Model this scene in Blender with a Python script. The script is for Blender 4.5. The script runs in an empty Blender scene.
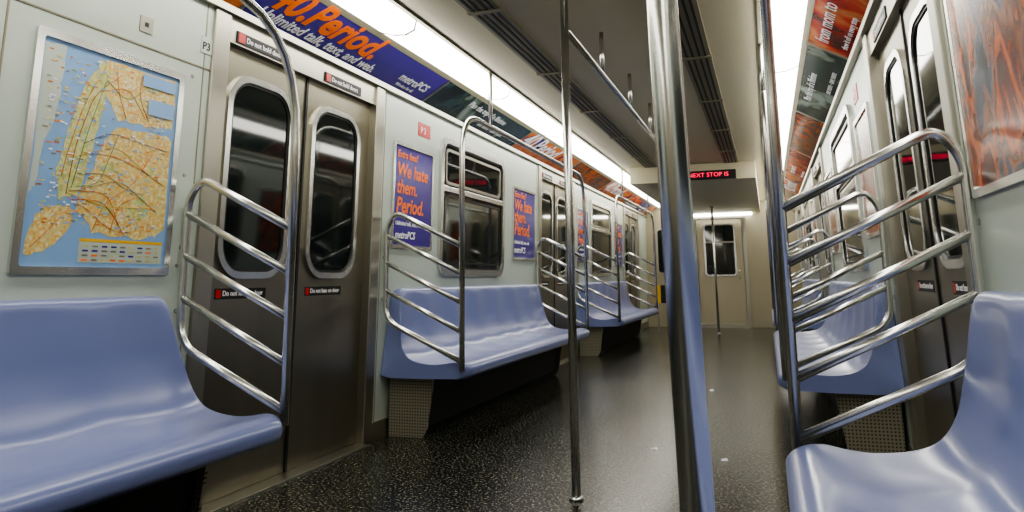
import bpy, bmesh, math, random
from mathutils import Vector, Matrix
random.seed(7)
D=bpy.data; C=bpy.context
# ------------------------------------------------------------ constants
Y0=3.085; S=4.635; YEND=14.0; YBACK=-2.7; Q=.842
DOORS=[Y0-S,Y0,Y0+S,Y0+2*S]
def wx(z): return 1.368-z*.023
# ------------------------------------------------------------ materials
def srgb(r,g,b):
    f=lambda c:(c/255/12.92) if c/255<=.04045 else ((c/255+.055)/1.055)**2.4
    return (f(r),f(g),f(b),1)
def newmat(n):
    m=D.materials.new(n); m.use_nodes=True
    return m,m.node_tree,m.node_tree.nodes['Principled BSDF']
def mat(n,col,rough=.5,metal=0,var=0,scale=8,bump=0,stretch=None,coat=0,spec=.5):
    m,t,b=newmat(n); N=t.nodes; L=t.links
    b.inputs['Base Color'].default_value=col; b.inputs['Roughness'].default_value=rough
    b.inputs['Metallic'].default_value=metal; b.inputs['Coat Weight'].default_value=coat
    b.inputs['Coat Roughness'].default_value=.15
    b.inputs['Specular IOR Level'].default_value=spec
    tc=N.new('ShaderNodeTexCoord'); mp=N.new('ShaderNodeMapping'); L.new(tc.outputs['Object'],mp.inputs[0])
    if stretch: mp.inputs['Scale'].default_value=stretch
    nz=N.new('ShaderNodeTexNoise'); nz.inputs['Scale'].default_value=scale; nz.inputs['Detail'].default_value=3
    L.new(mp.outputs[0],nz.inputs['Vector'])
    if var:
        mx=N.new('ShaderNodeMix'); mx.data_type='RGBA'
        mx.inputs['A'].default_value=[c*(1-var) for c in col[:3]]+[1]; mx.inputs['B'].default_value=[min(1,c*(1+var)) for c in col[:3]]+[1]
        L.new(nz.outputs['Fac'],mx.inputs['Factor']); L.new(mx.outputs['Result'],b.inputs['Base Color'])
        mr=N.new('ShaderNodeMapRange'); mr.inputs['To Min'].default_value=max(.02,rough*.85); mr.inputs['To Max'].default_value=rough*1.15
        L.new(nz.outputs['Fac'],mr.inputs['Value']); L.new(mr.outputs[0],b.inputs['Roughness'])
    if bump:
        bp=N.new('ShaderNodeBump'); bp.inputs['Strength'].default_value=bump; bp.inputs['Distance'].default_value=.01
        L.new(nz.outputs['Fac'],bp.inputs['Height']); L.new(bp.outputs[0],b.inputs['Normal'])
    return m
def emis(n,col,s):
    m,t,b=newmat(n); b.inputs['Base Color'].default_value=col
    b.inputs['Emission Color'].default_value=col; b.inputs['Emission Strength'].default_value=s
    return m
def blotch(n,cols,scale,rough=.25,kind='noise',stretch=(1,1,1)):
    m,t,b=newmat(n); N=t.nodes; L=t.links
    tc=N.new('ShaderNodeTexCoord'); mp=N.new('ShaderNodeMapping'); mp.inputs['Scale'].default_value=stretch; L.new(tc.outputs['Object'],mp.inputs[0])
    if kind=='noise':
        z=N.new('ShaderNodeTexNoise'); z.inputs['Detail'].default_value=3; o=z.outputs['Fac']; z.inputs['Distortion'].default_value=.4
    else:
        z=N.new('ShaderNodeTexVoronoi'); o=z.outputs['Color']
    z.inputs['Scale'].default_value=scale
    L.new(mp.outputs[0],z.inputs['Vector'])
    r=N.new('ShaderNodeValToRGB'); e=r.color_ramp
    if kind!='noise': e.interpolation='CONSTANT'
    lo,hi=(.32,.68) if kind=='noise' else (0,.9)
    while len(e.elements)<len(cols): e.elements.new(.5)
    for i,c in enumerate(cols):
        e.elements[i].position=lo+(hi-lo)*i/(len(cols)-1); e.elements[i].color=c
    L.new(o,r.inputs['Fac']); L.new(r.outputs['Color'],b.inputs['Base Color']); b.inputs['Roughness'].default_value=rough
    return m
M={}
M['wall']=mat('wall_fiberglass',srgb(186,196,186),.35,0,.02,6,coat=.2)
M['steel']=mat('brushed_steel',srgb(172,169,157),.36,1,.06,14,0,(1,1,.06))
M['doorsteel']=mat('door_steel',srgb(146,141,126),.36,1,.10,10,0,(1,1,.08))
M['pole']=mat('polished_steel_tube',srgb(222,222,218),.25,1)
M['seat']=mat('blue_plastic',srgb(118,128,174),.28,coat=.2)
M['ceil']=mat('ceiling_panel',srgb(202,194,166),.42,0,.03,4)
M['endwall']=mat('end_panel',srgb(160,152,130),.42,0,.04,4)
M['ceil2']=mat('vent_aluminium',srgb(140,135,114),.4,.3,.05,8)
M['black']=mat('black_rubber',srgb(18,18,18),.5)
M['shade']=mat('painted_seat_shade',srgb(30,29,27),.6)  # near-black base colour paints in the shade below the benches
M['glass']=mat('dark_window_glass',srgb(22,28,27),.05,0,spec=.75)
M['light']=emis('fluorescent_diffuser',(1,.98,.89,1),11)
M['purple']=mat('poster_purple',srgb(66,48,140),.25,0,.3,3)
M['orange']=mat('poster_orange',srgb(255,122,20),.4)
M['white']=mat('poster_white',srgb(235,235,240),.4)
M['red']=mat('sign_red',srgb(185,28,24),.35)
M['green']=mat('route_green',srgb(60,140,80),.35)
M['routeorange']=mat('route_orange',srgb(225,120,50),.35)
M['yellow']=mat('safety_yellow',srgb(225,180,40),.4)
M['led']=emis('led_red',(1,.02,.08,1),2.2)
M['ad_land']=blotch('ad_landscape',[srgb(22,32,36),srgb(50,74,80),srgb(36,52,40),srgb(150,165,160)],3)
M['ad_red']=blotch('ad_red',[srgb(40,14,14),srgb(150,26,22),srgb(186,50,30),srgb(205,120,70),srgb(90,30,24)],3.2)
M['ad_orange']=blotch('ad_orange',[srgb(60,34,90),srgb(205,95,44),srgb(225,130,56),srgb(60,50,120)],4)
M['ad_photo']=blotch('ad_photo',[srgb(22,22,34),srgb(40,26,26),srgb(130,40,20),srgb(206,100,30),srgb(90,30,22),srgb(150,90,60),srgb(60,74,104),srgb(30,24,24)],7,.2,'noise',(1,1,.5))
M['water']=mat('map_water',srgb(132,170,214),.3,0,.05,9)
M['land']=blotch('map_land',[srgb(204,204,140),srgb(180,198,130),srgb(206,200,130),srgb(210,206,150),srgb(186,180,110),srgb(170,194,130)],90,.3,'v')
M['land2']=blotch('map_land_tan',[srgb(222,196,120),srgb(214,198,130),srgb(222,186,110),srgb(226,212,160),srgb(214,172,100),srgb(220,200,130)],110,.3,'v')
m,t,b=newmat('speckled_floor'); N=t.nodes;L=t.links
tc=N.new('ShaderNodeTexCoord'); v=N.new('ShaderNodeTexNoise'); v.inputs['Scale'].default_value=90; v.inputs['Detail'].default_value=2
L.new(tc.outputs['Object'],v.inputs['Vector'])
r=N.new('ShaderNodeValToRGB'); e=r.color_ramp; e.elements[0].position=.56; e.elements[0].color=srgb(20,22,19); e.elements[1].position=.66; e.elements[1].color=srgb(160,160,140)
L.new(v.outputs['Fac'],r.inputs['Fac'])
n2=N.new('ShaderNodeTexNoise'); n2.inputs['Scale'].default_value=1.1; n2.inputs['Detail'].default_value=2; L.new(tc.outputs['Object'],n2.inputs['Vector'])
mx=N.new('ShaderNodeMix'); mx.data_type='RGBA'; mx.blend_type='MULTIPLY'; mx.inputs['Factor'].default_value=.5
L.new(r.outputs['Color'],mx.inputs['A']); L.new(n2.outputs['Fac'],mx.inputs['B']); L.new(mx.outputs['Result'],b.inputs['Base Color'])
mr=N.new('ShaderNodeMapRange'); mr.inputs['To Min'].default_value=.21; mr.inputs['To Max'].default_value=.29
L.new(n2.outputs['Fac'],mr.inputs['Value']); L.new(mr.outputs[0],b.inputs['Roughness']); b.inputs['Specular IOR Level'].default_value=.32
M['floor']=m
m,t,b=newmat('perforated_steel'); N=t.nodes;L=t.links
tc=N.new('ShaderNodeTexCoord'); mp=N.new('ShaderNodeMapping'); mp.inputs['Scale'].default_value=(60,60,60); L.new(tc.outputs['Object'],mp.inputs[0])
fr=N.new('ShaderNodeVectorMath'); fr.operation='FRACTION'; L.new(mp.outputs[0],fr.inputs[0])
sp=N.new('ShaderNodeSeparateXYZ'); L.new(fr.outputs[0],sp.inputs[0])
cb=N.new('ShaderNodeCombineXYZ'); L.new(sp.outputs[0],cb.inputs[0]); L.new(sp.outputs[2],cb.inputs[1])
ds=N.new('ShaderNodeVectorMath'); ds.operation='DISTANCE'; L.new(cb.outputs[0],ds.inputs[0]); ds.inputs[1].default_value=(.5,.5,0)
ls=N.new('ShaderNodeMath'); ls.operation='LESS_THAN'; ls.inputs[1].default_value=.26; L.new(ds.outputs['Value'],ls.inputs[0])
mx=N.new('ShaderNodeMix'); mx.data_type='RGBA'; mx.inputs['A'].default_value=srgb(146,141,124); mx.inputs['B'].default_value=srgb(66,62,54)
L.new(ls.outputs[0],mx.inputs['Factor']); L.new(mx.outputs['Result'],b.inputs['Base Color']); b.inputs['Roughness'].default_value=.45; b.inputs['Metallic'].default_value=.3
M['perf']=m
# ------------------------------------------------------------ helpers
def link(o,parent=None):
    C.scene.collection.objects.link(o)
    if parent: o.parent=parent
    return o
def empty(n):
    e=D.objects.new(n,None); e.empty_display_size=.1; return link(e)
def meshobj(n,vs,fs,mt,parent=None,smooth=False):
    me=D.meshes.new(n); me.from_pydata([tuple(v) for v in vs],[],fs); me.update()
    bm=bmesh.new(); bm.from_mesh(me); bmesh.ops.recalc_face_normals(bm,faces=bm.faces); bm.to_mesh(me); bm.free()
    for k in (mt if isinstance(mt,list) else [mt]): me.materials.append(M[k])
    if smooth:
        for p in me.polygons: p.use_smooth=True
    return link(D.objects.new(n,me),parent)
BF=[(0,1,2,3),(4,7,6,5),(0,4,5,1),(1,5,6,2),(2,6,7,3),(3,7,4,0)]
def hexa(n,p8,mt,parent=None,bev=0):
    o=meshobj(n,p8,BF,mt,parent)
    if bev:
        md=o.modifiers.new('b','BEVEL'); md.width=bev; md.segments=2
    return o
def box(n,x0,x1,y0,y1,z0,z1,mt,parent=None,bev=0):
    return hexa(n,[(x0,y0,z0),(x1,y0,z0),(x1,y1,z0),(x0,y1,z0),(x0,y0,z1),(x1,y0,z1),(x1,y1,z1),(x0,y1,z1)],mt,parent,bev)
def P(s,y,z,d): return (s*(wx(z)-d),y,z)
def wbox(n,s,y0,y1,z0,z1,d0,d1,mt,parent=None,bev=0):
    return hexa(n,[P(s,y0,z0,d0),P(s,y0,z0,d1),P(s,y1,z0,d1),P(s,y1,z0,d0),P(s,y0,z1,d0),P(s,y0,z1,d1),P(s,y1,z1,d1),P(s,y1,z1,d0)],mt,parent,bev)
def rr(a0,a1,b0,b1,r,n=8):
    pts=[]
    for cx,cy,s0 in ((a1-r,b1-r,0),(a0+r,b1-r,90),(a0+r,b0+r,180),(a1-r,b0+r,270)):
        for i in range(n+1):
            t=math.radians(s0+90*i/n); pts.append((cx+r*math.cos(t),cy+r*math.sin(t)))
    return pts
def ring(n,f,a0,a1,b0,b1,r,w,d0,d1,mt,parent):
    o=rr(a0,a1,b0,b1,r); i=rr(a0+w,a1-w,b0+w,b1-w,max(r-w,.01)); k=len(o)
    vs=[f(a,b,d0) for a,b in o]+[f(a,b,d1) for a,b in o]+[f(a,b,d1) for a,b in i]+[f(a,b,d0) for a,b in i]
    fs=[]
    for l in range(3):
        for j in range(k):
            j2=(j+1)%k; fs.append((l*k+j,l*k+j2,(l+1)*k+j2,(l+1)*k+j))
    return meshobj(n,vs,fs,mt,parent)
def panel(n,f,a0,a1,b0,b1,r,d0,d1,mt,parent):
    o=rr(a0,a1,b0,b1,r); k=len(o)
    vs=[f(a,b,d0) for a,b in o]+[f(a,b,d1) for a,b in o]
    fs=[tuple(range(k)),tuple(range(2*k-1,k-1,-1))]+[(j,(j+1)%k,k+(j+1)%k,k+j) for j in range(k)]
    return meshobj(n,vs,fs,mt,parent)
def fillet(pts,r,n=7):
    pts=[Vector(p) for p in pts]; out=[pts[0]]
    for i in range(1,len(pts)-1):
        a,b,c=pts[i-1],pts[i],pts[i+1]; u=(a-b); v=(c-b)
        rad=r[i] if isinstance(r,dict) and i in r else (r.get(0,.05) if isinstance(r,dict) else r)
        rad=min(rad,u.length*.49,v.length*.49); u.normalize(); v.normalize()
        for k in range(n+1):
            t=k/n; out.append((b+u*rad)*(1-t)**2+b*2*t*(1-t)+(b+v*rad)*t*t)
    out.append(pts[-1]); return out
def tube(n,pts,rad,mt,parent=None,fr=.08,sides=14):
    pts=fillet(pts,fr) if len(pts)>2 else [Vector(p) for p in pts]
    q=[pts[0]]
    for p in pts[1:]:
        if (p-q[-1]).length>1e-4: q.append(p)
    pts=q; vs=[];fs=[]
    t=(pts[1]-pts[0]).normalized(); u=t.orthogonal().normalized()
    for i,p in enumerate(pts):
        if i==0: tt=pts[1]-pts[0]
        elif i==len(pts)-1: tt=pts[-1]-pts[-2]
        else: tt=pts[i+1]-pts[i-1]
        tt.normalize(); u=(u-tt*u.dot(tt)).normalized(); w=tt.cross(u)
        for k in range(sides):
            a=2*math.pi*k/sides; vs.append(p+(u*math.cos(a)+w*math.sin(a))*rad)
    for i in range(len(pts)-1):
        for k in range(sides):
            k2=(k+1)%sides; fs.append((i*sides+k,i*sides+k2,(i+1)*sides+k2,(i+1)*sides+k))
    fs.append(tuple(range(sides))); fs.append(tuple(range((len(pts)-1)*sides,len(pts)*sides)))
    return meshobj(n,vs,fs,mt,parent,True)
def text(n,s,org,right,up,size,mt,parent,shear=0,bold=0,align='LEFT',sx=1):
    cu=D.curves.new(n,'FONT'); cu.body=s; cu.size=size; cu.shear=shear; cu.offset=bold*size; cu.align_x=align; cu.extrude=.0006
    cu.resolution_u=3
    o=D.objects.new(n,cu); R=Vector(right).normalized(); U=Vector(up).normalized(); Nn=R.cross(U)
    mw=Matrix((R*sx,U,Nn)).transposed().to_4x4(); mw.translation=Vector(org)
    link(o); C.view_layer.update()
    me=D.meshes.new_from_object(o.evaluated_get(C.evaluated_depsgraph_get())); D.objects.remove(o)
    me.transform(mw); me.materials.clear(); me.materials.append(M[mt])
    return link(D.objects.new(n,me),parent)
def wtext(n,s,side,y,z,d,size,mt,parent,**k):
    return text(n,s,P(side,y,z,d),(0,-side,0),(side*-.023,0,1),size,mt,parent,**k)
def join(objs,name,parent=None):
    bm=bmesh.new(); mats=[]
    for o in objs:
        me=o.data
        base=[]
        for mt in me.materials:
            if mt not in mats: mats.append(mt)
            base.append(mats.index(mt))
        n0=len(bm.faces); bm.from_mesh(me); bm.faces.ensure_lookup_table()
        for f in bm.faces[n0:]: f.material_index=base[f.material_index] if base else 0
        D.objects.remove(o)
    me=D.meshes.new(name); bm.to_mesh(me); bm.free()
    for mt in mats: me.materials.append(mt)
    return link(D.objects.new(name,me),parent)
# ------------------------------------------------------------ shell
box('floor',-1.45,1.45,YBACK,YEND,-.06,0,'floor')
def prof_extrude(n,prof,y0,y1,mt,parent=None,smooth=False,closed=True):
    k=len(prof); vs=[(x,y0,z) for x,z in prof]+[(x,y1,z) for x,z in prof]
    rng=range(k) if closed else range(k-1)
    fs=[(i,(i+1)%k,k+(i+1)%k,k+i) for i in rng]
    if closed: fs+=[tuple(range(k)),tuple(range(2*k-1,k-1,-1))]
    return meshobj(n,vs,fs,mt,parent,smooth)
segs=[]; y=YBACK
for dy in DOORS: segs.append((y,dy-.70)); y=dy+.70
segs.append((y,YEND))
for side,nm in ((-1,'left'),(1,'right')):
    parts=[]
    for a,b_ in segs:
        if b_-a<.02: continue
        pr=[(side*wx(0),0),(side*wx(2.06),2.06),(side*1.5,2.06),(side*1.5,0)]
        parts.append(prof_extrude('seg',pr,a,b_,'wall'))
    pr=[(side*wx(1.905),1.905),(side*wx(2.06),2.06),(side*1.5,2.06),(side*1.5,1.905)]
    for dy in DOORS: parts.append(prof_extrude('hdr',pr,dy-.70,dy+.70,'steel'))
    join(parts,'wall_'+nm)
    tr=[]
    for a,b_ in segs:
        tr.append(wbox('kick',side,a,b_,0,.10,0,.012,'steel'))
        for ys in (a+.06,b_-.06): tr.append(wbox('seam',side,ys-.003,ys+.003,.1,2.03,0,.002,'ceil2'))
    tr.append(wbox('led',side,YBACK,YEND,2.02,2.05,-.02,.03,'steel'))
    tr.append(hexa('rail2',[(side*1.095,YBACK,2.17),(side*1.065,YBACK,2.19),(side*1.065,YEND,2.19),(side*1.095,YEND,2.17),(side*1.1,YBACK,2.2),(side*1.07,YBACK,2.22),(side*1.07,YEND,2.22),(side*1.1,YEND,2.2)],'ceil2'))
    join(tr,'trim_'+nm)
parts=[]
pr=[(-1.5,2.04),(-1.34,2.04),(-1.08,2.215),(-.86,2.235),(-.5,2.235),(0,2.25),(.5,2.235),(.86,2.235),(1.08,2.215),(1.34,2.04),(1.5,2.04),(1.5,2.34),(-1.5,2.34)]
parts.append(prof_extrude('c',pr,YBACK,YEND,'ceil'))
join(parts,'ceiling')
box('trim_bulkhead',-.74,.74,9.0,YEND,2.03,2.236,'ceil')
for side in (-1,1):
    tr=[]
    x0=side*.47
    tr.append(box('v',x0-.085,x0+.085,YBACK,9.0,2.222,2.24,'ceil2'))
    for k in (-.055,-.02,.02,.055): tr.append(box('v',x0+k-.007,x0+k+.007,YBACK,8.98,2.218,2.224,'black'))
    for yy in [YBACK+1.2*i for i in range(1,10)]:
        if yy<8.9: tr.append(box('v',x0-.09,x0+.09,yy-.02,yy+.02,2.214,2.224,'ceil2'))
    tr.append(box('v',side*.845-.012,side*.845+.012,YBACK,YEND,2.222,2.24,'ceil2'))
    join(tr,'trim_ceiling_vent')
for side in (-1,1):
    parts=[];y=YBACK+.02
    while y<YEND-.1:
        y1=min(y+1.5,YEND-.02)
        pr=[(side*1.065,2.19),(side*.99,2.165),(side*.92,2.160),(side*.872,2.180),(side*.86,2.23),(side*1.065,2.205)]
        parts.append(prof_extrude('l',pr,y,y1-.012,'light')); parts.append(prof_extrude('l',[(a,b-.003) for a,b in pr],y1-.014,y1+.002,'ceil2'))
        y=y1
        if y1>=YEND-.03: break
    join(parts,'fluorescent_light_fixture')
# ------------------------------------------------------------ overhead ads
A0=Vector((1.318,0,2.052)); A1=Vector((1.09,0,2.185))
def adf(side):
    def f(a,b,d):
        p=A0.lerp(A1,b); up=(A1-A0).normalized()
        n=Vector((-up.z,0,up.x)); n=n if n.z<0 else -n
        p=p+n*d; return (side*p.x,a,p.z)
    return f
for side in (-1,1):
    f=adf(side); up=(A1-A0).normalized(); U=(side*up.x,0,up.z)
    seq=(['ad_red','ad_land','ad_orange','purple','ad_land','ad_orange','ad_photo','ad_orange','purple','ad_orange'] if side<0 else
         ['ad_red','ad_land','ad_photo','ad_red','ad_land','ad_photo','ad_red','ad_orange','ad_photo','ad_orange'])
    y=4.28-1.8*3-1.5
    for i,k in enumerate(seq):
        y1=min(y+ (1.5 if i==0 else 1.8),YEND-.12)
        if y1-y<.2: break
        e=empty('advertisement_panel')
        panel('panel',f,y+.01,y1-.01,.03,.97,.004,.004,.009,k,e)
        hexa('divider',[f(y1-.012,0,.0),f(y1+.012,0,.0),f(y1+.012,0,.014),f(y1-.012,0,.014),f(y1-.012,1,.0),f(y1+.012,1,.0),f(y1+.012,1,.014),f(y1-.012,1,.014)],'steel',e)
        yl = y if side<0 else y1
        sg = 1 if side<0 else -1
        if y1-y<1.45:
            pass
        elif k=='purple':
            text('headline','40.Period.',f(yl+sg*.06,.42,.0105),(0,sg,0),U,.225,'orange',e,shear=.25,bold=.03)
            text('subline','Unlimited talk, text, and web.',f(yl+sg*.08,.14,.0105),(0,sg,0),U,.085,'white',e,shear=.25,bold=.02)
            text('logo','metroPCS',f(yl+sg*1.35,.33,.0105),(0,sg,0),U,.085,'white',e,bold=.02)
            text('small','Wireless for all.',f(yl+sg*1.38,.16,.0105),(0,sg,0),U,.035,'white',e)
        elif k=='ad_orange':
            text('headline','40.Period.',f(yl+sg*.06,.32,.0105),(0,sg,0),U,.26,'white',e,shear=.25,bold=.02)
        elif k=='ad_red':
            text('headline','from mom to',f(yl+sg*.12,.55,.0105),(0,sg,0),U,.11,'white',e,shear=.2)
            text('subline','show it off on every stop',f(yl+sg*.14,.16,.0105),(0,sg,0),U,.05,'white',e)
        elif k=='ad_land':
            text('headline','Plan the trip of a lifetime',f(yl+sg*.5,.62,.0105),(0,sg,0),U,.075,'white',e)
            text('subline','see more - save more',f(yl+sg*.9,.2,.0105),(0,sg,0),U,.06,'white',e)
        y=y1
# ------------------------------------------------------------ doors
dn=1
for side in (-1,1):
    fw=lambda a,b,d,s=side:P(s,a,b,d)
    for dy in DOORS:
        e=empty('door_%d'%dn); dn+=1
        for sg in (-1,1):
            a,b_=(dy-.70,dy-.004) if sg<0 else (dy+.004,dy+.70)
            wbox('leaf',side,a,b_,.012,1.908,-.075,-.035,'doorsteel',e)
            c=dy+(-.340 if sg<0 else .285)
            ring('window_frame',fw,c-.235,c+.235,.90,1.80,.15,.030,-.036,-.020,'pole',e)
            ring('window_gasket',fw,c-.207,c+.207,.928,1.772,.125,.014,-.036,-.026,'black',e)
            panel('window_glass',fw,c-.2,c+.2,.935,1.765,.12,-.036,-.031,'glass',e)
            s0,s1=(dy-.555,dy-.225) if sg<0 else (dy+.08,dy+.405)
            wbox('sticker',side,s0,s1,.815,.860,-.036,-.0335,'black',e)
            yl=s0 if side<0 else s1
            wtext('sticker_text','Do not lean on door',side,yl-side*.045,.829,-.033,.031,'white',e,bold=.015)
            q=sorted((yl-side*.006,yl-side*.034)); wbox('sticker_mark',side,q[0],q[1],.821,.854,-.0335,-.0325,'red',e)
        wbox('rubber_seam',side,dy-.008,dy+.008,.012,1.905,-.036,-.028,'black',e)
        for sg in (-1,1):
            a,b_=(dy-.725,dy-.630) if sg<0 else (dy+.630,dy+.725)
            wbox('jamb',side,a,b_,0,2.02,-.075,.014,'steel',e,.004)
        for (h0,h1) in ((-.58,-.22),(.10,.46)):
            wbox('header_sign',side,dy+h0,dy+h1,1.915,1.965,-.0,.006,'black',e)
            ym=dy+h0 if side<0 else dy+h1
            wtext('sign_text','Do not hold doors',side,ym-side*.06,1.928,.0065,.034,'white',e,bold=.015)
            q=sorted((ym-side*.008,ym-side*.05)); wbox('sign_mark',side,q[0],q[1],1.919,1.961,.006,.0075,'red',e)
        box('threshold',*sorted((side*1.31,side*1.45)),dy-.63,dy+.63,-.002,.010,'steel',e,.002)
# ------------------------------------------------------------ windows + posters
wn=1
def window(side,y0,y1,z0=.91,z1=1.90):
    global wn
    e=empty('window_%d'%wn); wn+=1
    fw=lambda a,b,d:P(side,a,b,d)
    ring('outer_frame',fw,y0,y1,z0,z1,.12,.05,-.001,.022,'pole',e)
    ring('gasket',fw,y0+.045,y1-.045,z0+.045,z1-.045,.08,.016,-.001,.014,'black',e)
    panel('glass',fw,y0+.05,y1-.05,z0+.05,z1-.05,.07,.001,.006,'glass',e)
    zt=z0+(z1-z0)*.60
    wbox('transom',side,y0+.05,y1-.05,zt,zt+.04,.005,.02,'pole',e,.003)
    ring('hopper_frame',fw,y0+.09,y1-.09,zt+.055,z1-.085,.05,.02,.005,.016,'steel',e)
    ring('lower_sash',fw,y0+.09,y1-.09,z0+.09,zt-.02,.05,.012,.005,.010,'black',e)
def poster(name,side,y0,y1,z0,z1,base,words=True):
    e=empty(name); fw=lambda a,b,d:P(side,a,b,d)
    wbox('backing',side,y0,y1,z0,z1,0,.006,base,e)
    ring('frame',fw,y0-.02,y1+.02,z0-.02,z1+.02,.015,.022,0,.014,'pole',e)
    if words:
        sg=-side; w=y1-y0; yl=y0 if side<0 else y1; h=z1-z0
        for i,(tx,sz,mt,vv) in enumerate((('Extra fees?',.06,'orange',.12),('We hate',.115,'orange',.31),('them.',.115,'orange',.48),('Period.',.125,'orange',.67),('Unlimited talk, text, web',.034,'white',.80),('metroPCS',.06,'white',.93))):
            wtext('line_%d'%i,tx,side,yl+sg*.035,z1-h*vv,.0075,sz*w/.5,mt,e,shear=.2,bold=.02)
for side in (-1,1):
    for k in (0,1,-1):
        o=k*S
        if k==-1:
            window(side,.2,1.35)
            continue
        poster('wall_poster',side,3.97+o,4.50+o,1.10,1.72,'purple' if side<0 else 'ad_photo',side<0)
        window(side,4.63+o,5.95+o)
        poster('wall_poster',side,6.22+o,6.85+o,1.08,1.70,'purple' if side<0 else 'ad_photo',side<0)
        e=empty('car_number_sign')
        yc=4.38+o
        wbox('plate',side,yc-.09,yc+.09,1.83,1.92,0,.004,'red',e)
        wtext('digits','P %d'%(3+k),side,yc+side*.06,1.85,.005,.06,'white',e,bold=.01)
poster('wall_poster',1,1.62,2.24,1.10,1.92,'ad_photo',False)
e=empty('car_number_sign')
wbox('plate',-1,2.30,2.36,1.81,1.88,0,.004,'wall',e); wtext('digits','P3',-1,2.305,1.825,.005,.045,'black',e,bold=.02)
e=empty('switch_plate'); wbox('plate',-1,1.99,2.05,1.80,1.86,0,.004,'steel',e); wbox('keyhole',-1,2.012,2.028,1.822,1.838,.004,.006,'black',e)
tr=[]
tr.append(wbox('s',-1,1.50,1.506,.85,2.03,0,.003,'ceil2'))
tr.append(wbox('s',-1,-.5,2.36,1.745,1.751,0,.003,'ceil2'))
for yy,zz in ((1.44,1.9),(1.44,1.5),(1.44,1.1),(2.27,1.7),(2.27,1.3),(2.27,.95)):
    tr.append(wbox('screw',-1,yy-.006,yy+.006,zz-.006,zz+.006,0,.003,'steel'))
join(tr,'trim_wall_seam')
# ------------------------------------------------------------ subway map
e=empty('transit_map_poster'); y0,y1,z0,z1=1.625,2.195,.94,1.665
fw=lambda a,b,d:P(-1,a,b,d)
ring('frame',fw,y0-.026,y1+.026,z0-.026,z1+.026,.01,.026,0,.012,'pole',e)
wbox('paper',-1,y0,y1,z0,z1,0,.004,'water',e)
cnt=[0]
def mpoly(n,pts,mt,d):
    cnt[0]+=1
    vs=[P(-1,y0+(y1-y0)*u,z0+(z1-z0)*v,d+cnt[0]*.000008) for u,v in pts]
    return meshobj(n,vs,[tuple(range(len(vs)))],mt,e)
def jit(pts,amp=.012,sub=4):
    out=[]
    for i in range(len(pts)):
        a=pts[i];b=pts[(i+1)%len(pts)]
        for k in range(sub):
            t=k/sub; out.append((min(.985,max(.015,a[0]+(b[0]-a[0])*t+random.uniform(-amp,amp))),min(.985,max(.015,a[1]+(b[1]-a[1])*t+random.uniform(-amp,amp)))))
    return out
mpoly('mainland',jit([(.015,.985),(.16,.985),(.14,.75),(.08,.55),(.05,.35),(.015,.30)]),'wall',.0044)
mpoly('bronx',jit([(.41,.985),(.45,.80),(.54,.70),(.72,.70),(.88,.72),(.985,.72),(.985,.985)]),'land2',.0045)
mpoly('queens_brooklyn',jit([(.41,.46),(.46,.60),(.54,.67),(.82,.69),(.985,.67),(.985,.20),(.88,.15),(.62,.14),(.44,.16),(.32,.25),(.35,.38)]),'land2',.0046)
mpoly('manhattan',jit([(.20,.30),(.32,.32),(.37,.50),(.42,.70),(.46,.93),(.38,.97),(.29,.82),(.21,.60),(.17,.42)],.008),'land',.0048)
for i in range(12):
    u,v=random.choice([(.6,.55),(.8,.5),(.55,.3),(.75,.3),(.7,.85),(.88,.6),(.5,.45),(.9,.38),(.8,.9)]); u+=random.uniform(-.05,.05); v+=random.uniform(-.04,.04); w=random.uniform(.02,.05)
    mpoly('park_area',jit([(u-w,v-w*.6),(u+w,v-w*.5),(u+w*.8,v+w*.5),(u-w*.7,v+w*.6)],.008,2),'land',.005)
mpoly('island',jit([(.03,.05),(.16,.07),(.30,.18),(.28,.27),(.12,.26),(.04,.16)]),'land2',.0046)
mpoly('legend',[(.36,.02),(.98,.02),(.98,.13),(.36,.13)],'wall',.005)
mpoly('legend_bar',[(.36,.115),(.98,.115),(.98,.13),(.36,.13)],'yellow',.0055)
rts=[([(.24,.32),(.27,.55),(.36,.8),(.54,.93)],'red'),([(.27,.35),(.34,.62),(.44,.9)],'green'),([(.26,.34),(.52,.35),(.62,.2)],'routeorange'),([(.30,.5),(.55,.58),(.85,.45)],'yellow'),([(.24,.33),(.5,.28),(.85,.3)],'yellow'),
 ([(.32,.56),(.5,.64),(.7,.62),(.95,.6)],'purple'),([(.31,.52),(.5,.53),(.7,.5),(.95,.42)],'routeorange'),([(.25,.31),(.4,.26),(.5,.2),(.6,.17)],'routeorange'),([(.3,.42),(.5,.44),(.62,.38),(.8,.36)],'ceil2'),([(.44,.88),(.6,.80),(.8,.95)],'green'),([(.4,.82),(.6,.88),(.75,.74)],'routeorange'),([(.28,.3),(.48,.31),(.58,.24),(.66,.16)],'red'),([(.3,.34),(.6,.42),(.9,.28)],'ceil2'),
 ([(.2,.4),(.22,.5),(.3,.75),(.42,.95)],'routeorange'),([(.3,.36),(.45,.38),(.5,.5),(.56,.64)],'green'),([(.44,.17),(.5,.3),(.7,.4),(.9,.66)],'routeorange'),([(.56,.16),(.6,.3),(.75,.35)],'routeorange'),([(.06,.08),(.16,.16),(.26,.25)],'routeorange'),([(.5,.97),(.52,.85),(.6,.72)],'routeorange'),([(.7,.97),(.68,.85),(.78,.73)],'routeorange')]
tt=[]
for i,(pts,mt) in enumerate(rts):
    tt.append(tube('route_%d'%i,[P(-1,y0+(y1-y0)*u,z0+(z1-z0)*v,.0060) for u,v in pts],.0009,mt,e,.05,6))
join(tt,'routes',e)
lab=[]
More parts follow.
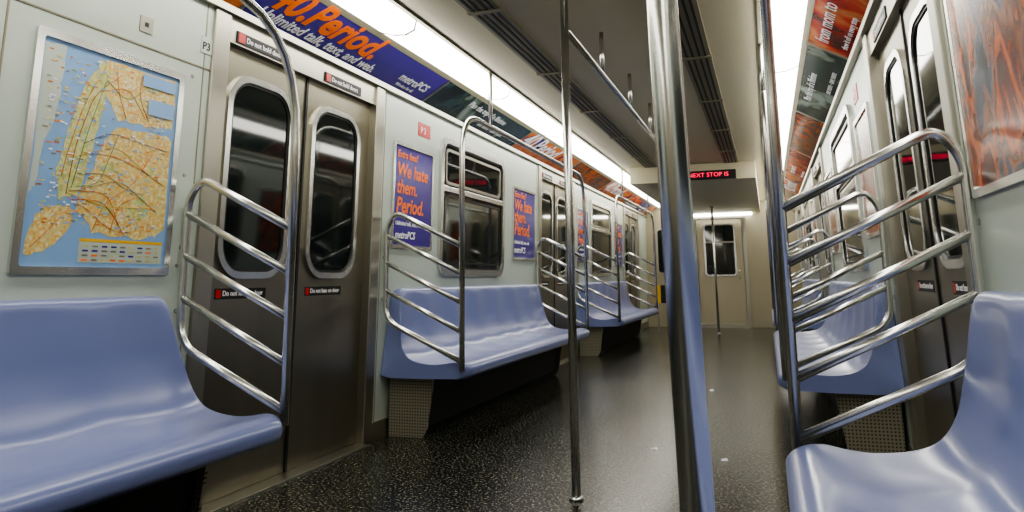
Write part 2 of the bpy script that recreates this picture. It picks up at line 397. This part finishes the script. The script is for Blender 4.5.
for i in range(520):
    u,v=random.uniform(.04,.93),random.uniform(.16,.96); w=random.uniform(.012,.038)
    lab.append(mpoly('label',[(u,v),(u+w,v),(u+w,v+.006),(u,v+.006)],random.choice(['white','wall','ceil2','land','land2','water','water','routeorange']),.0034))
for i in range(9):
    for j in range(4): lab.append(mpoly('legend_entry',[(.38+.066*i,.028+.021*j),(.42+.066*i,.028+.021*j),(.42+.066*i,.036+.021*j),(.38+.066*i,.036+.021*j)],random.choice(['ceil2','purple','land','orange']),.0034))
lab.append(mpoly('title_box',[(.70,.91),(.97,.91),(.97,.97),(.70,.97)],'water',.0034))
lab.append(mpoly('title_box_2',[(.76,.77),(.97,.77),(.97,.85),(.76,.85)],'water',.0034))
lb=join(lab,'labels',e)
for v in lb.data.vertices: v.co.x+=.0012
# ------------------------------------------------------------ benches
def spline(pts,n=5):
    out=[]
    for i in range(len(pts)-1):
        p0=pts[max(i-1,0)];p1=pts[i];p2=pts[i+1];p3=pts[min(i+2,len(pts)-1)]
        for k in range(n):
            t=k/n
            out.append(tuple(.5*((2*p1[j])+(-p0[j]+p2[j])*t+(2*p0[j]-5*p1[j]+4*p2[j]-p3[j])*t*t+(-p0[j]+3*p1[j]-3*p2[j]+p3[j])*t**3) for j in range(2)))
    out.append(pts[-1]); return out
TOP=spline([(.004,.832),(.035,.84),(.062,.832),(.078,.80),(.092,.70),(.105,.60),(.125,.52),(.165,.458),(.23,.427),(.33,.415),(.42,.424),(.475,.430),(.515,.427),(.543,.411),(.554,.388),(.547,.358),(.52,.340)],4)
BOT=[(.45,.340),(.28,.335),(.06,.335),(.004,.35)]
def bench(side,ya,yb,name='bench_seat'):
    L_=yb-ya; n=max(1,round(L_/.46)); pt=L_/n
    m=n*14
    ys=[ya+L_*i/m for i in range(m+1)]
    ex=[.004,.012,.026,.045]
    ys=sorted(set(ys+[ya+q for q in ex]+[yb-q for q in ex]))
    prof=TOP+BOT; k=len(prof); vs=[];fs=[]
    for y in ys:
        ph=(y-ya)/pt; s=.5-.5*math.cos(2*math.pi*ph); s=s**.7
        de=min(y-ya,yb-y); R=.07; q=1-math.sqrt(max(0,1-(1-min(de/R,1))**2))
        tp=.085*max(0,1-de/.4)*(1 if y-ya<yb-y else -1)
        for j,(d,z) in enumerate(prof):
            if j<len(TOP):
                wb=max(0,min(1,(z-.50)/.12))*max(0,min(1,(.845-z)/.06)); ws=max(0,min(1,(.53-z)/.06))*max(0,min(1,(.49-d)/.08))*(1 if d>.1 else 0)
                dd=d-.010*s*wb; zz=z-.010*s*ws
                if z>.6: zz=zz-q*R*((z-.6)/.24)
                if d>.4: dd=dd-q*R*.8*((d-.4)/.15)
            else: dd,zz=d,z
            r=min(de/.012,1); zz=zz if j>=len(TOP) else .34+(zz-.34)*(.985+.015*r)
            w=max(0,min(1,(zz-.42)/.40)); w=w*w*(3-2*w)
            vs.append((side*(wx(zz)-dd),y+tp*w,zz))
    for i in range(len(ys)-1):
        for j in range(k):
            j2=(j+1)%k; fs.append((i*k+j,i*k+j2,(i+1)*k+j2,(i+1)*k+j))
    fs.append(tuple(range(k))); fs.append(tuple(range(len(vs)-k,len(vs))))
    o=meshobj(name,vs,fs,'seat',None,True)
    o.data.polygons[-1].use_smooth=False;o.data.polygons[-2].use_smooth=False
    h=empty('under_seat_heater')
    def hb(n_,a,b_,mt,x=0):
        pr=[(side*(1.345),.0),(side*1.345,.333),(side*(1.06+x),.333),(side*(1.10+x),.05),(side*(1.13+x),.0)]
        return prof_extrude(n_,pr,a,b_,mt,h)
    hb('housing',ya+.10,yb-.10,'shade',.03); hb('end_grille',ya+.085,ya+.0995,'perf'); hb('end_grille_far',yb-.0995,yb-.085,'perf')  # housing coloured dark as painted under-seat shade; only the end grilles look steel
    return o
def guard(side,y,e):
    xw=side*1.325; xf=side*Q; r=.0155
    tube('outer_loop',[(xf,y,1.075),(xw-side*.06,y,1.285),(xw,y,1.20),(xw,y,.66),(xf,y,.435)],r,'pole',e,{0:.09,1:.12,2:.06})
    for k,(za,zb) in enumerate(((1.15,.915),(.99,.755),(.83,.595))):
        tube('bar_%d'%k,[(xw,y,za),(xf,y,zb)],r*.9,'pole',e)
    for z in (1.02,.78): tube('wall_bracket',[(xw,y,z),(side*wx(z),y,z)],.010,'pole',e)
def rails(side,ya,yb,near=True,far=True,fr=.26):
    e=empty('seat_handrail'); zr=1.86
    pts=[]
    pts+= [(side*Q,ya,.39),(side*Q,ya,zr)] if near else [(side*Q,ya,zr)]
    pts+= [(side*Q,yb,zr),(side*Q,yb,.39)] if far else [(side*Q,yb,zr)]
    tube('stanchion_rail',pts,.0165,'pole',e,fr)
    if near: guard(side,ya,e)
    if far: guard(side,yb,e)
    n=2 if yb-ya>2 else 1
    for i in range(n):
        yy=ya+.48+(yb-ya-.96)*(i/(n-1) if n>1 else .5)
        tube('hanger',[(side*Q,yy,zr),(side*Q,yy,2.235)],.013,'pole',e)
for side in (-1,1):
    bench(side,Y0-S+.82,Y0-.815); rails(side,Y0-S+.80,Y0-.80,fr=.46)
    for k in (0,1):
        ya,yb=Y0+k*S+.815,Y0+(k+1)*S-.815
        bench(side,ya,yb); rails(side,ya-.015,yb+.015)
# ------------------------------------------------------------ poles
def pole(x,y,r=.0185,zt=2.24,dx=0,dy=0):
    e=empty('grab_pole')
    tube('shaft',[(x,y,0),(x+dx,y+dy,zt)],r,'pole',e,sides=24)
    for z,xx,yy,h in ((0,x,y,.012),(zt-.03,x+dx,y+dy,.03)):
        tube('collar',[(xx,yy,z),(xx,yy,z+h)],r*1.6,'pole',e,sides=24)
pole(0,3.08); pole(0,Y0+S,.0185); pole(0,Y0+2*S,.0185,2.03)
pole(.706,.97,.021,2.24,-.04,-.01)
e=empty('overhead_grab_rail')
tube('rail',[(0,3.12,2.0),(0,Y0+S-.02,2.0)],.016,'pole',e)
for yy in (3.9,4.8,5.7,6.6): tube('hanger',[(0,yy,2.0),(0,yy,2.245)],.012,'pole',e)
# ------------------------------------------------------------ LED sign
e=empty('led_destination_sign')
box('housing',-.12,.52,8.95,9.0,2.035,2.14,'black',e,.004)
text('message','NEXT STOP IS',(-.035,8.945,2.064),(1,0,0),(0,0,1),.070,'led',e,bold=.0,sx=1.08)
# ------------------------------------------------------------ end wall
box('wall_end',-1.36,1.36,YEND,YEND+.08,0,2.24,'endwall')
box('wall_rear',-1.36,1.36,YBACK-.08,YBACK,0,2.24,'endwall')
e=empty('door_%d'%dn)
fe=lambda a,b,d:(a,YEND-d,b)
box('leaf',-.40,.40,YEND-.03,YEND,.01,1.95,'endwall',e)
ring('frame',fe,-.47,.47,.0,2.0,.03,.06,0,.05,'steel',e)
ring('window_frame',fe,-.28,.28,.90,1.85,.07,.03,.03,.045,'pole',e)
panel('window_glass',fe,-.26,.26,.92,1.83,.06,.03,.035,'glass',e)
box('window_bar',-.26,.26,YEND-.042,YEND-.034,1.5,1.525,'steel',e)
tube('handle',[(.32,YEND-.03,1.0),(.32,YEND-.08,1.0),(.32,YEND-.08,.85),(.32,YEND-.03,.85)],.01,'pole',e,.02)
e=empty('fluorescent_light_fixture')
box('diffuser',-.6,.6,YEND-.16,YEND-.04,1.985,2.028,'light',e,.01)
for s in (-1,1):
    e=empty('window_%d'%wn); wn+=1
    a,b_=(-1.15,-.85) if s<0 else (.85,1.15)
    ring('window_frame',fe,a,b_,.95,1.80,.08,.03,0,.02,'steel',e); panel('glass',fe,a+.025,b_-.025,.975,1.775,.06,0,.006,'glass',e)
e=empty('caution_barrier')
for i in range(5):
    box('stripe_%d'%i,-1.06+.10*i,-.96+.10*i,12.9,12.93,.46,.76,'yellow' if i%2==0 else 'black',e)
box('leg_1',-1.03,-1.01,12.9,12.93,0,.46,'steel',e); box('leg_2',-.62,-.60,12.9,12.93,0,.46,'steel',e)
for x,y in ((.16,4.05),(.52,3.9),(.3,6.2)):
    meshobj('paper_scrap',[(x,y,.001),(x+.03,y+.01,.001),(x+.025,y+.035,.007),(x-.005,y+.025,.002),(x+.01,y+.015,.01)],[(0,1,4),(1,2,4),(2,3,4),(3,0,4),(0,3,2,1)],'white')
# ------------------------------------------------------------ camera
f,p,th,ppy,roll=732.9,.1746,.3295,150.6,.01224
R0=Vector((math.cos(th),math.sin(th),0)); Fh=Vector((-math.sin(th),math.cos(th),0)); Z=Vector((0,0,1))
F=Fh*math.cos(p)+Z*math.sin(p); U0=Z*math.cos(p)-Fh*math.sin(p)
R=R0*math.cos(roll)-U0*math.sin(roll); U=R0*math.sin(roll)+U0*math.cos(roll)
cam=D.cameras.new('camera'); co=D.objects.new('camera',cam); link(co)
mw=Matrix((R,U,-F)).transposed().to_4x4(); mw.translation=(.795,0,.8811); co.matrix_world=mw
cam.sensor_fit='HORIZONTAL'; cam.sensor_width=36; cam.lens=f*36/1024; cam.shift_y=-(256-ppy)/1024; cam.clip_start=.02
C.scene.camera=co
w=D.worlds.new('w'); C.scene.world=w; w.use_nodes=True; w.node_tree.nodes['Background'].inputs[0].default_value=(.01,.011,.012,1)
C.scene.view_settings.view_transform='AgX'
C.scene.view_settings.look='AgX - Medium High Contrast'
